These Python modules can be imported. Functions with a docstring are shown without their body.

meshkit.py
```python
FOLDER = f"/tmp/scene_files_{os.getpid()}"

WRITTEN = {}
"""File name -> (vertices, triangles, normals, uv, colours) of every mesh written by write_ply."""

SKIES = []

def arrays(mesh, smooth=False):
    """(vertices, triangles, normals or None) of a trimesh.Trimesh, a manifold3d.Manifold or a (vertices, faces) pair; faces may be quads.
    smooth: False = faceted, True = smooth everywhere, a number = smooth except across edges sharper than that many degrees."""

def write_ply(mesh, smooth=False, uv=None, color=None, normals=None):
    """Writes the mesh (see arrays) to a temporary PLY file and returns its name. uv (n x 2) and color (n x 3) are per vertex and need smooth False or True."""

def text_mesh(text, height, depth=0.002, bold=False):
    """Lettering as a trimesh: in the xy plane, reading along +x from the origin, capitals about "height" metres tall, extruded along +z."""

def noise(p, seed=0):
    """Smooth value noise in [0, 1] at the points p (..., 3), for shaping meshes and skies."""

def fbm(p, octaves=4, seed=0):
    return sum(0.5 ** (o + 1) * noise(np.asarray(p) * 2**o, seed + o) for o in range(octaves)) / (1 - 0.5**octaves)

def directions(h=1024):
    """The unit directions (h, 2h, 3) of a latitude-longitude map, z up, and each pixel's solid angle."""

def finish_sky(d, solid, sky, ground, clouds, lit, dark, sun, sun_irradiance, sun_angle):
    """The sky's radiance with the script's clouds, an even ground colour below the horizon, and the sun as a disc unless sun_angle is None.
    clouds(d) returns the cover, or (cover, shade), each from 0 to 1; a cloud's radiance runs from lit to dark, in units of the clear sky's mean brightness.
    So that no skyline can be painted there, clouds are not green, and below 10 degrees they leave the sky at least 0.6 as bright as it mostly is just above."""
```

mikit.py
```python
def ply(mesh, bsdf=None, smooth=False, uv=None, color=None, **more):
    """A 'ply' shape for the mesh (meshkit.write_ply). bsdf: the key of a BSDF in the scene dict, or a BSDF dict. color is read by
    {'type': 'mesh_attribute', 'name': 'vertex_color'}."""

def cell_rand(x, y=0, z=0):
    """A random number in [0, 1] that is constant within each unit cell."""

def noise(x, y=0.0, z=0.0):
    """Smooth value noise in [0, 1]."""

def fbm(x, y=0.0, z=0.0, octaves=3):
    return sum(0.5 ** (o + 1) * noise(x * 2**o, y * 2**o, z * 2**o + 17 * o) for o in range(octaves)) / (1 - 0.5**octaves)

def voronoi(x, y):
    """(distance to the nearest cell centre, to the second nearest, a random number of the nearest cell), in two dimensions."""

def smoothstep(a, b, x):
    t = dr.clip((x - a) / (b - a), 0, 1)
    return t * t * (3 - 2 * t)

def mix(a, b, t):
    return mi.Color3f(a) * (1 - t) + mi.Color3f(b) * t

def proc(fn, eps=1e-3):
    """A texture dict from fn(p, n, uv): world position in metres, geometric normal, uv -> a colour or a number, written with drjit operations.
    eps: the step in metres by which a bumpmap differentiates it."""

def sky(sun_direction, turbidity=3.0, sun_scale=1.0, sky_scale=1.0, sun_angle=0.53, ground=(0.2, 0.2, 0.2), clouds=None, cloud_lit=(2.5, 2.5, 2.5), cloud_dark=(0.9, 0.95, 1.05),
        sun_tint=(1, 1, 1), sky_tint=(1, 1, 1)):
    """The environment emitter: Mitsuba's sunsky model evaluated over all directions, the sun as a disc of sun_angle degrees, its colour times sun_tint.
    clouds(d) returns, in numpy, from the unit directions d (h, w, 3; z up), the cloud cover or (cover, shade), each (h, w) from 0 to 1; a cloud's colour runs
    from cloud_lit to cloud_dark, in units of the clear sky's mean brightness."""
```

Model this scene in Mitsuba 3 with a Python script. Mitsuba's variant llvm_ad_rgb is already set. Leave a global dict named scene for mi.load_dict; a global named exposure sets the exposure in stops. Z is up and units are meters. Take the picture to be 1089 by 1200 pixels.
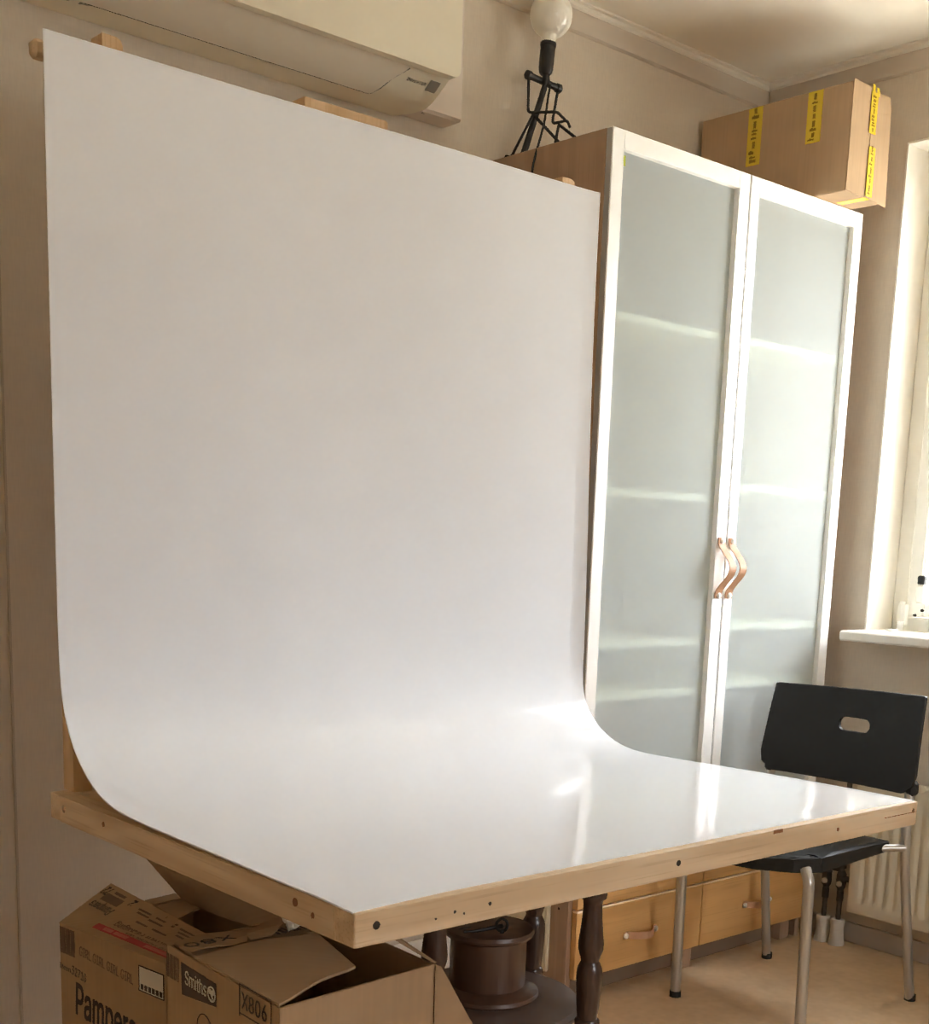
import math, random
import numpy as np, trimesh, drjit as dr, mitsuba as mi
import shapely.geometry as sg
import mikit, meshkit
from mikit import noise, fbm, smoothstep, mix, proc

random.seed(4)
rng = np.random.default_rng(4)
T4 = mi.ScalarTransform4f
scene, labels = {'type': 'scene'}, {}

# ------------------------------------------------------------------ camera
CAM = np.array([0.0, 0.0, 1.149])
from scipy.spatial.transform import Rotation as _R
F_PX, PX, PY = 1506.08, 571.497, 913.003
_M = _R.from_rotvec([1.67900477, -0.610368582, 0.559242479]).as_matrix()   # world -> camera (right, down, forward)
cw = np.eye(4)
cw[:3, 0] = -_M[0]; cw[:3, 1] = -_M[1]; cw[:3, 2] = _M[2]; cw[:3, 3] = CAM
scene['camera'] = {'type': 'perspective', 'fov': 2 * math.degrees(math.atan(1089 / 2 / F_PX)), 'fov_axis': 'x',
                   'principal_point_offset_x': (544.5 - PX) / 1089, 'principal_point_offset_y': (600 - PY) / 1200,
                   'near_clip': 0.05, 'far_clip': 200.0, 'to_world': T4(cw.tolist())}
exposure = 6.14

# ------------------------------------------------------------------ daylight: an overcast sky outside the window
scene['sky'] = mikit.sky([0.5, -0.6, 0.62], turbidity=5.0, sun_scale=0.0, sky_scale=1.0, ground=(0.48, 0.45, 0.385),
                         clouds=lambda d: (np.ones(d.shape[:2]), 1 - d[..., 2] ** .8 + .25 * (meshkit.fbm(d * 2.5, 3) - .5)), cloud_lit=(2.9, 3.0, 3.15), cloud_dark=(.85, .9, .95))

# ------------------------------------------------------------------ materials
def bsdf(key, d, two=True):
    scene[key] = {'type': 'twosided', 'nested': d} if two else d
    return key

def rgb(c): return {'type': 'rgb', 'value': list(c)}
def prin(color, rough=.5, bump=None, bscale=1.0, **k):
    d = {'type': 'principled', 'base_color': color if isinstance(color, dict) else rgb(color), 'roughness': rough, **k}
    if bump is not None:
        d = {'type': 'bumpmap', 'arbitrary': bump, 'scale': bscale, 'nested': d}
    return d

def wood(axis, a, b, c, scale=1.0):
    """Straight grain along an axis, in world metres."""
    def fn(p, n, uv):
        q = [p.x, p.y, p.z]
        l = q[axis]; u, v = [q[i] for i in range(3) if i != axis]
        w = fbm(l * 1.7 * scale, u * 4, v * 4, 2)
        g = noise(u * 55 * scale + w * 7, v * 55 * scale + w * 5, l * 2.0)
        f = noise(u * 420, v * 420, l * 9)
        t = mix(a, b, smoothstep(.15, .85, g))
        return mix(t, c, .35 * smoothstep(.55, .95, f))
    return proc(fn)

def wallpaper(base):
    def fn(p, n, uv):
        h = p.x + p.y
        t = noise(h * 420, p.z * 60, 1) * .5 + noise(h * 70, p.z * 420, 5) * .3 + fbm(h * 3, p.z * 3, 2) * .25
        return mi.Color3f(base) * (.95 + .1 * t)
    return proc(fn)

def wallbump(p, n, uv):
    h = p.x + p.y
    return noise(h * 380, p.z * 45, 1) * .6 + noise(h * 60, p.z * 400, 5) * .4

bsdf('m_wall', prin(wallpaper((.60, .525, .425)), .75, proc(wallbump, 5e-4), .0003, specular=.2))
bsdf('m_plain_wall', prin((.60, .55, .47), .8, specular=.2))
bsdf('m_ceiling', prin(proc(lambda p, n, uv: mi.Color3f(.74, .69, .58) * (.97 + .06 * fbm(p.x * 5, p.y * 5, 0))), .85, specular=.2))
bsdf('m_trim', prin((.56, .49, .40), .55))
bsdf('m_bead', prin((.74, .69, .59), .5))
bsdf('m_floor', prin(proc(lambda p, n, uv: mix((.44, .30, .175), (.58, .42, .26), .5 * fbm(p.x * 60, p.y * 60, 0) + .5 * fbm(p.x * 9, p.y * 9, 3))), .6, specular=.3))
bsdf('m_white_paint', prin((.82, .80, .73), .35))
bsdf('m_reveal', prin(proc(lambda p, n, uv: mi.Color3f(.78, .74, .66) * (.93 + .1 * fbm(p.x * 30, p.y * 30, p.z * 8))), .7))
bsdf('m_sheet', {'type': 'roughplastic', 'distribution': 'ggx', 'alpha': .010, 'int_ior': 1.62, 'nonlinear': False, 'diffuse_reflectance': rgb((.84, .86, .895))})
bsdf('m_pine_x', prin(wood(0, (.67, .515, .345), (.56, .40, .24), (.41, .26, .14)), .55))
bsdf('m_pine_y', prin(wood(1, (.67, .515, .345), (.56, .40, .24), (.41, .26, .14)), .55))
bsdf('m_pine_z', prin(wood(2, (.68, .48, .28), (.58, .38, .19), (.45, .26, .11)), .55))
bsdf('m_knot', prin((.26, .10, .035), .5))
bsdf('m_brass', {'type': 'roughconductor', 'material': 'Cu', 'alpha': .3, 'specular_reflectance': rgb((.75, .7, .5))})
bsdf('m_carcass', prin(wood(2, (.42, .285, .19), (.37, .245, .16), (.31, .20, .125), 1.4), .5))
bsdf('m_birch', prin(wood(0, (.66, .385, .15), (.59, .325, .115), (.50, .26, .08), .7), .38))
bsdf('m_birch_light', prin((.80, .60, .36), .4))
bsdf('m_cab_inside', prin((.72, .68, .56), .6))
bsdf('m_shelf_edge', prin((.93, .90, .72), .5))
bsdf('m_door_frame', prin((.90, .90, .87), .28, specular=.7))
bsdf('m_door_edge', prin((.42, .42, .42), .35, metallic=.4))
bsdf('m_frosted', {'type': 'principledthin', 'base_color': rgb((.74, .80, .80)), 'roughness': .45, 'spec_trans': .34, 'diff_trans': .62, 'eta': 1.03}, two=False)
bsdf('m_leather', prin(proc(lambda p, n, uv: mi.Color3f(.50, .275, .155) * (.85 + .3 * fbm(p.x * 80, p.y * 80, p.z * 80))), .5))
bsdf('m_steel', {'type': 'roughconductor', 'material': 'none', 'alpha': .22, 'specular_reflectance': rgb((.62, .60, .57))})
bsdf('m_chair_metal', prin((.50, .475, .44), .33, metallic=.75))
bsdf('m_black_plastic', prin(proc(lambda p, n, uv: mi.Color3f(.0085, .009, .009) * (.8 + .4 * noise(p.x * 900, p.y * 900, p.z * 900))), .42, specular=.4))
bsdf('m_rubber', prin((.012, .011, .010), .7))
bsdf('m_black_metal', prin((.010, .009, .009), .4, specular=.5))
bsdf('m_bulb', prin((.80, .77, .68), .08, specular=.6, clearcoat=.6, clearcoat_gloss=.95))
def card(base):
    return prin(proc(lambda p, n, uv: mi.Color3f(base) * (.88 + .14 * fbm(p.x * 14, p.y * 14, p.z * 14) + .08 * noise(p.x * 200 + p.y * 200, p.z * 14, 3))), .8, specular=.15)
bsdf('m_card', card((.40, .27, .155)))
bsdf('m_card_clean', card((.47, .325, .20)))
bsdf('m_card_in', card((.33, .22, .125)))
bsdf('m_card_edge', prin((.50, .37, .22), .85))
bsdf('m_tape', prin((.68, .50, .04), .3))
bsdf('m_tape_ink', prin((.27, .16, .01), .45))
bsdf('m_ink', prin((.045, .030, .022), .7))
bsdf('m_ink_brown', prin((.075, .045, .03), .7))
bsdf('m_ink_soft', prin((.15, .095, .055), .7))
bsdf('m_red', prin((.42, .045, .05), .6))
bsdf('m_pink', prin((.50, .16, .13), .6))
bsdf('m_label_white', prin((.62, .57, .47), .6))
bsdf('m_ac', prin((.70, .64, .50), .38))
bsdf('m_trunk', prin((.62, .54, .46), .45))
bsdf('m_ac_flap', prin((.66, .59, .47), .38))
bsdf('m_ac_gap', prin((.055, .042, .03), .6))
bsdf('m_ac_grey', prin((.23, .21, .17), .3))
bsdf('m_dark_wood', prin(wood(2, (.060, .030, .019), (.045, .022, .014), (.025, .012, .008), 1.0), .27, clearcoat=.4, clearcoat_gloss=.85))
bsdf('m_barrel', prin(wood(2, (.105, .055, .034), (.085, .043, .026), (.06, .03, .018), 1.0), .33, clearcoat=.35, clearcoat_gloss=.8))
bsdf('m_tier', prin((.135, .095, .075), .3, clearcoat=.5, clearcoat_gloss=.85))
bsdf('m_iron', prin((.018, .014, .012), .45, metallic=.4))
bsdf('m_radiator', prin((.66, .60, .46), .35))
bsdf('m_pipe', prin((.10, .085, .07), .3, metallic=.7))
bsdf('m_valve', prin((.05, .042, .035), .35, metallic=.5))
bsdf('m_pipe_cover', prin((.55, .50, .42), .4))
bsdf('m_cream', prin((.68, .60, .44), .5))
bsdf('m_skirting', prin((.40, .33, .255), .55))
bsdf('m_seam', prin((.47, .40, .315), .7))
bsdf('m_paper', prin((.78, .75, .66), .8))
bsdf('m_bag', prin((.045, .022, .012), .5))
bsdf('m_sticker', prin((.45, .50, .06), .5))
bsdf('m_plinth', prin((.22, .15, .10), .6))
bsdf('m_outside', prin((.35, .33, .28), .9))
bsdf('m_window_pane', {'type': 'thindielectric', 'int_ior': 1.5}, two=False)
bsdf('m_clear', {'type': 'dielectric', 'int_ior': 1.5}, two=False)

# ------------------------------------------------------------------ mesh helpers
def V(*a): return np.array(a, float)

def bx(x0, x1, y0, y1, z0, z1, c=.0):
    """Box with chamfered edges."""
    lo, hi = np.minimum([x0, y0, z0], [x1, y1, z1]), np.maximum([x0, y0, z0], [x1, y1, z1])
    if c <= 0:
        m = trimesh.creation.box(hi - lo); m.apply_translation((lo + hi) / 2); return m
    c = min(c, (hi - lo).min() * .45)
    pts = []
    for k in range(8):
        s = [(k >> i) & 1 for i in range(3)]
        p = np.array([hi[i] if s[i] else lo[i] for i in range(3)])
        d = np.array([-c if s[i] else c for i in range(3)])
        for ax in range(3):
            q = p + d; q[ax] = p[ax]; pts.append(q)
    return trimesh.convex.convex_hull(np.array(pts))

def cat(*m): return trimesh.util.concatenate([x for x in m])

def tube(points, r, sides=14, caps=True):
    """Round bar along a polyline; r one number or one per point."""
    p = np.asarray(points, float)
    r = np.broadcast_to(r, (len(p),))
    t = np.gradient(p, axis=0); t /= np.linalg.norm(t, axis=1, keepdims=True)
    a = np.cross(t[0], [0, 0, 1.0] if abs(t[0][2]) < .9 else [1.0, 0, 0]); a /= np.linalg.norm(a)
    rings = []
    ang = np.arange(sides) * 2 * np.pi / sides
    for i in range(len(p)):
        a = a - t[i] * (a @ t[i]); a /= np.linalg.norm(a)
        b = np.cross(t[i], a)
        rings.append(p[i] + r[i] * (np.cos(ang)[:, None] * a + np.sin(ang)[:, None] * b))
    v = np.vstack(rings)
    f = []
    for i in range(len(p) - 1):
        for j in range(sides):
            k = (j + 1) % sides
            q = [i * sides + j, i * sides + k, (i + 1) * sides + k, (i + 1) * sides + j]
            f += [[q[0], q[1], q[2]], [q[0], q[2], q[3]]]
    if caps:
        v = np.vstack([v, p[0], p[-1]])
        n = len(p) * sides
        for j in range(sides):
            k = (j + 1) % sides
            f += [[n, k, j], [n + 1, (len(p) - 1) * sides + j, (len(p) - 1) * sides + k]]
    return trimesh.Trimesh(v, f, process=False)

def bend(points, rad=.02, n=6):
    """Rounds the corners of a polyline."""
    p = [np.asarray(q, float) for q in points]
    out = [p[0]]
    for i in range(1, len(p) - 1):
        a, b = p[i - 1] - p[i], p[i + 1] - p[i]
        d = min(rad, np.linalg.norm(a) * .45, np.linalg.norm(b) * .45)
        s, e = p[i] + a / np.linalg.norm(a) * d, p[i] + b / np.linalg.norm(b) * d
        for k in range(n + 1):
            u = k / n
            out.append((1 - u) ** 2 * s + 2 * u * (1 - u) * p[i] + u * u * e)
    out.append(p[-1])
    return np.array(out)

def spline(points, n=40):
    from scipy.interpolate import CubicSpline
    p = np.asarray(points, float)
    d = np.r_[0, np.cumsum(np.linalg.norm(np.diff(p, axis=0), axis=1))]
    return CubicSpline(d, p)(np.linspace(0, d[-1], n))

def lathe(profile, at, sections=40, tilt=None):
    m = trimesh.creation.revolve(np.asarray(profile, float), sections=sections)
    if tilt is not None: m.apply_transform(tilt)
    m.apply_translation(at)
    return m

def disc(at, axis, r, h, n=20):
    m = trimesh.creation.cylinder(r, h, sections=n)
    m.apply_transform(trimesh.geometry.align_vectors([0, 0, 1], axis)); m.apply_translation(at)
    return m

def frame_tf(o, u, v):
    """Local x along u, y along v (made square to u), z out of the plane."""
    u = np.asarray(u, float); u = u / np.linalg.norm(u)
    v = np.asarray(v, float); v = v - u * (u @ v); v = v / np.linalg.norm(v)
    M = np.eye(4); M[:3, 0] = u; M[:3, 1] = v; M[:3, 2] = np.cross(u, v); M[:3, 3] = o
    return M

def put(m, o, u, v):
    m = m.copy(); m.apply_transform(frame_tf(o, u, v)); return m

def text(s, h, o, u, v, width=None, bold=False, depth=.0006):
    m = meshkit.text_mesh(s, h, depth, bold)
    if width: m.apply_scale([width / np.ptp(m.vertices[:, 0]), 1, 1])
    m.apply_translation([-m.vertices[:, 0].min(), 0, -.0002])
    return put(m, o, u, v)

def rect(o, u, v, w, h, depth=.0006):
    m = bx(0, w, 0, h, -.0002, depth); return put(m, o, u, v)

def panel(corners, th=.004, sag=None, n=(8, 8)):
    """A thin board over four corner points, optionally bowed by sag(s, t) along its normal."""
    a, b, c, d = [np.asarray(q, float) for q in corners]
    nu, nv = n
    s, t = np.meshgrid(np.linspace(0, 1, nu + 1), np.linspace(0, 1, nv + 1), indexing='ij')
    P = (1 - s)[..., None] * ((1 - t)[..., None] * a + t[..., None] * d) + s[..., None] * ((1 - t)[..., None] * b + t[..., None] * c)
    nn = np.cross(b - a, d - a) + np.cross(c - b, a - b) * 0; nn /= np.linalg.norm(nn)
    if sag is not None: P = P + nn * sag(s, t)[..., None]
    return thick(P, nn * th)

def thick(P, off):
    """Closed solid from a grid of points (nu, nv, 3) and an offset vector or grid."""
    nu, nv = P.shape[:2]
    Q = P + off
    v = np.vstack([P.reshape(-1, 3), Q.reshape(-1, 3)])
    idx = np.arange(nu * nv).reshape(nu, nv); N = nu * nv
    f = []
    a, b, c, d = idx[:-1, :-1].ravel(), idx[1:, :-1].ravel(), idx[1:, 1:].ravel(), idx[:-1, 1:].ravel()
    f += [np.c_[a, c, b], np.c_[a, d, c], np.c_[a, b, c] + N, np.c_[a, c, d] + N]
    ring = np.r_[idx[:-1, 0], idx[-1, :-1], idx[:0:-1, -1], idx[0, :0:-1]]
    nx = np.roll(ring, -1)
    f += [np.c_[ring, nx, nx + N], np.c_[ring, nx + N, ring + N]]
    return trimesh.Trimesh(v, np.vstack(f), process=False)

def extrude_x(profile_yz, x0, x1):
    """A (y, z) outline swept along x."""
    m = trimesh.creation.extrude_polygon(sg.Polygon(profile_yz), x1 - x0, engine='earcut')
    v = m.vertices.copy()
    m.vertices = np.c_[v[:, 2] + x0, v[:, 0], v[:, 1]]
    return m

def extrude_y(profile_xz, y0, y1):
    m = trimesh.creation.extrude_polygon(profile_xz if isinstance(profile_xz, sg.Polygon) else sg.Polygon(profile_xz), y1 - y0, engine='earcut')
    v = m.vertices.copy()
    m.vertices = np.c_[v[:, 0], v[:, 2] + y0, v[:, 1]]
    m.invert()
    return m

# ------------------------------------------------------------------ scene helpers
used = {}
def name_for(base):
    k = used.get(base, -1) + 1
    used[base] = k
    return base if k == 0 else f'{base}_{k:03d}'

def thing(base, label, category, group=None, kind=None):
    key = name_for(base)
    labels[key] = {'label': label, 'category': category}
    if group: labels[key]['group'] = group
    if kind: labels[key]['kind'] = kind
    return key

def part(parent, base, mesh, mat, smooth=35, label=None, kind=None):
    key = name_for(parent + '__' + base)
    scene[key] = mikit.ply(mesh, mat, smooth=smooth)
    if label or kind:
        labels[key] = {}
        if label: labels[key]['label'] = label
        if kind: labels[key]['kind'] = kind
    return key

def solo(base, mesh, mat, label, category, smooth=35, group=None, kind=None):
    key = thing(base, label, category, group, kind)
    scene[key] = mikit.ply(mesh, mat, smooth=smooth)
    return key

def setting(key, mesh, mat, label, category, smooth=False):
    labels[key] = {'label': label, 'category': category, 'kind': 'structure'}
    used[key] = 0
    if mesh is not None: scene[key] = mikit.ply(mesh, mat, smooth=smooth)
    return key

# ------------------------------------------------------------------ the room
X0, X1, Y0, Y1, ZC = -1.1, 3.342, -1.9, 2.569, 2.512
WY0, WY1, WZ0, WZ1 = .98, 2.081, .912, 2.266      # window opening in the right wall
setting('floor', bx(X0, X1, Y0, Y1, -.06, 0), 'm_floor', 'beige mottled floor covering', 'floor')
setting('ceiling', bx(X0, X1, Y0, Y1, ZC, ZC + .06), 'm_ceiling', 'cream plaster ceiling', 'ceiling')
setting('wall_back', bx(X0 - .2, X1 + .26, Y1, Y1 + .1, -.06, ZC + .06), 'm_wall', 'beige wallpapered wall behind the backdrop', 'wall')
setting('wall_left', bx(X0 - .2, X0, Y0, Y1, -.06, ZC + .06), 'm_plain_wall', 'beige wall on the left side of the room', 'wall')
LX0, LX1, LZ0, LZ1 = .85, 2.05, 1.0, 2.0             # a second window, in the wall behind the camera
_ra, _rb = Y0 - .2, Y0
setting('wall_rear', cat(bx(X0 - .2, LX0, _ra, _rb, -.06, ZC + .06), bx(LX1, X1 + .26, _ra, _rb, -.06, ZC + .06), bx(LX0, LX1, _ra, _rb, -.06, LZ0), bx(LX0, LX1, _ra, _rb, LZ1, ZC + .06)), 'm_plain_wall', 'beige wall behind the camera', 'wall')
XW = X1 + .26
setting('wall_right', cat(bx(X1, XW, Y0, WY0, -.06, ZC + .06), bx(X1, XW, WY1, Y1, -.06, ZC + .06),
                          bx(X1, XW, WY0, WY1, -.06, WZ0), bx(X1, XW, WY0, WY1, WZ1, ZC + .06)), 'm_wall', 'beige wallpapered wall with the window', 'wall')
# cove mouldings under the ceiling
prof = [(0, -.068), (.005, -.068), (.010, -.064), (.014, -.024), (.014, -.018), (.005, -.018), (.005, 0), (0, 0)]
bead = [(.004, -.018), (.016, -.018), (.021, -.014), (.022, -.006), (.030, -.004), (.032, 0), (.004, 0)]
setting('trim_1', extrude_x([(Y1 - a, ZC + b) for a, b in prof], X0, X1), 'm_trim', 'beige moulding along the top of the back wall', 'moulding', smooth=30)
part('trim_1', 'bead', extrude_x([(Y1 - a, ZC + b) for a, b in bead], X0, X1), 'm_bead', smooth=30)
setting('trim_2', extrude_y([(X1 - a, ZC + b) for a, b in prof], Y0, Y1 - .02), 'm_trim', 'beige moulding along the top of the window wall', 'moulding', smooth=30)
part('trim_2', 'bead', extrude_y([(X1 - a, ZC + b) for a, b in bead], Y0, Y1 - .02), 'm_bead', smooth=30)
# boxed-in strip at the left of the back wall
setting('trim_3', bx(1.0095, 1.0145, Y1 - .002, Y1, .0, ZC - .07), 'm_seam', 'thin brown vertical seam at the left end of the back wall', 'seam')
setting('baseboard_right', bx(X1 - .012, X1, Y0, Y1, 0, .062, .003), 'm_skirting', 'low brown-grey skirting below the radiator', 'skirting')
setting('baseboard_back', bx(1.12, X1 - .012, Y1 - .014, Y1, 0, .098, .004), 'm_white_paint', 'white skirting along the back wall', 'skirting')

# window: reveal lining, frame, sash, pane, sill
win = setting('window_1', None, None, 'white window with a deep reveal in the right wall', 'window')
part(win, 'reveal', cat(bx(X1 - .002, 3.49, WY1 - .004, WY1 + .001, WZ0, WZ1), bx(X1 - .002, 3.49, WY0 - .001, WY0 + .004, WZ0, WZ1), bx(X1 - .002, 3.49, WY0, WY1, WZ1 - .004, WZ1 + .001)), 'm_reveal')
FX0, FX1 = 3.475, 3.56
fr = [bx(FX0, FX1, WY1 - .055, WY1 - .004, WZ0, WZ1, .004), bx(FX0, FX1, WY0, WY0 + .055, WZ0, WZ1, .004),
      bx(FX0, FX1, WY0 + .05, WY1 - .05, WZ1 - .055, WZ1, .004), bx(FX0, FX1, WY0 + .05, WY1 - .05, WZ0, WZ0 + .065, .004),
      ]
part(win, 'frame', cat(*fr), 'm_white_paint')
for ya, yb in ((WY0 + .058, WY1 - .058),):
    za, zb = WZ0 + .068, WZ1 - .058
    w = .058
    s = part(win, 'sash', cat(bx(3.455, 3.53, ya, ya + w, za, zb, .006), bx(3.455, 3.53, yb - w, yb, za, zb, .006),
                              bx(3.455, 3.53, ya + w, yb - w, za, za + w, .006), bx(3.455, 3.53, ya + w, yb - w, zb - w, zb, .006)), 'm_white_paint')
    scene[name_for(s + '__pane')] = mikit.ply(trimesh.Trimesh([[3.50, ya + w, za + w], [3.50, yb - w, za + w], [3.50, yb - w, zb - w], [3.50, ya + w, zb - w]], [[0, 1, 2], [0, 2, 3]], process=False), 'm_window_pane')
hy = WY1 - .056
part(win, 'hinge', cat(bx(3.435, 3.456, hy - .014, hy + .012, .955, 1.015, .003), disc([3.44, hy, .985], [0, 0, 1], .007, .075)), 'm_white_paint', label='white hinge at the foot of the sash')
part(win, 'screw', disc([3.452, hy - .036, .985], [1, 0, 0], .004, .008, 10), 'm_iron')
part(win, 'screw', disc([3.452, hy - .058, 1.0], [1, 0, 0], .004, .008, 10), 'm_iron')
part(win, 'sill', bx(3.225, 3.478, WY0 - .07, 2.083, .909, .938, .005), 'm_white_paint')
part(win, 'sill', bx(3.225, X1 + .001, 2.07, 2.092, .909, .938, .005), 'm_white_paint')

win2 = setting('window_2', None, None, 'white window in the wall behind the camera', 'window')
_fa, _fb = Y0 - .15, Y0 - .08
part(win2, 'frame', cat(bx(LX0, LX0 + .06, _fa, _fb, LZ0, LZ1), bx(LX1 - .06, LX1, _fa, _fb, LZ0, LZ1), bx(LX0, LX1, _fa, _fb, LZ0, LZ0 + .06), bx(LX0, LX1, _fa, _fb, LZ1 - .06, LZ1)), 'm_white_paint')
part(win2, 'pane', trimesh.Trimesh([[LX0, Y0 - .11, LZ0], [LX1, Y0 - .11, LZ0], [LX1, Y0 - .11, LZ1], [LX0, Y0 - .11, LZ1]], [[0, 1, 2], [0, 2, 3]], process=False), 'm_window_pane', smooth=False)

# blind cord hanging before the sash
def pixel_ray(u_, v_):
    return _M.T @ np.array([(u_ - PX) / F_PX, (v_ - PY) / F_PX, 1.0])
_d = pixel_ray(1079.5, 690); cy = float(CAM[1] + _d[1] * (3.437 - CAM[0]) / _d[0])
cord = thing('blind_cord', 'white looped blind cord with a black connector hanging at the window', 'cord')
part(cord, 'loop', cat(tube([[3.435, cy, 2.2], [3.437, cy, 1.09]], .0022, 8), tube([[3.435, cy - .03, 2.2], [3.437, cy - .02, 1.09]], .0022, 8)), 'm_white_paint')
part(cord, 'connector', bx(3.429, 3.445, cy - .012, cy + .010, 1.075, 1.10, .003), 'm_black_plastic', label='black connector')
part(cord, 'weight', bx(3.430, 3.444, cy - .014, cy + .012, 1.02, 1.074, .004), 'm_white_paint')
solo('drinking_glass', cat(lathe([(0, 0), (.009, 0), (.0105, .028), (.0092, .028), (.008, .003), (0, .003)], [3.415, 2.012, .9385], 28)), 'm_clear', 'tiny clear glass standing on the window sill by the hinge', 'glass')
solo('small_dish', lathe([(0, 0), (.014, 0), (.018, .005), (.0165, .006), (.013, .002), (0, .002)], [3.375, 2.012, .9385], 28), 'm_white_paint', 'small white dish lying on the window sill', 'dish')

# radiator under the window
rad = thing('radiator', 'cream ribbed panel radiator under the window sill', 'radiator')
ry0, ry1, rz0, rz1 = .62, 2.012, .113, .512
pts = []
ys = np.arange(ry0 + .03, ry1 - .025, .0333 / 8)
zz = np.r_[rz0, rz0 + .008, np.linspace(rz0 + .03, rz0 + .055, 5), np.linspace(rz1 - .055, rz1 - .03, 5), rz1 - .008, rz1]
ycols = np.r_[ry0, ry0 + .006, ys, ry1 - .006, ry1]
G = np.zeros((len(ycols), len(zz), 3))
for i, y in enumerate(ycols):
    for j, z in enumerate(zz):
        edge = min(z - rz0, rz1 - z, y - ry0, ry1 - y)
        lip = .004 * min(1, max(0, 1 - edge / .008)) ** 2
        a = min(1, max(0, (z - rz0 - .03) / .025), max(0, (rz1 - .03 - z) / .025)) if rz0 + .03 < z < rz1 - .03 else 0
        ph = .5 - .5 * math.cos(2 * math.pi * ((ry1 - .03 - y) / .0333))
        inr = 1 if ry0 + .028 < y < ry1 - .028 else 0
        G[i, j] = (3.262 + lip + .0065 * a * inr * ph ** 1.5, y, z)
part(rad, 'front_panel', thick(G, V(.022, 0, 0)), 'm_radiator', smooth=50)
part(rad, 'top_grille', bx(3.268, 3.325, ry0 + .01, ry1 - .01, rz1 - .012, rz1 + .004, .003), 'm_radiator')
part(rad, 'back_panel', bx(3.305, 3.325, ry0 + .01, ry1 - .01, rz0 + .01, rz1 - .01, .004), 'm_radiator')
for y in (ry1 - .12, ry0 + .12):
    part(rad, 'wall_bracket', bx(3.290, 3.3405, y - .012, y + .012, rz0 + .08, rz1 - .08, .002), 'm_radiator')
for y in (1.69, 1.80):
    part(rad, 'bracket_clip', bx(3.255, 3.27, y, y + .022, rz1 - .006, rz1 + .012, .003), 'm_radiator')
pipes = thing('radiator_pipes', 'dark radiator pipes and valves rising from the floor by the radiator', 'pipes')
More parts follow.
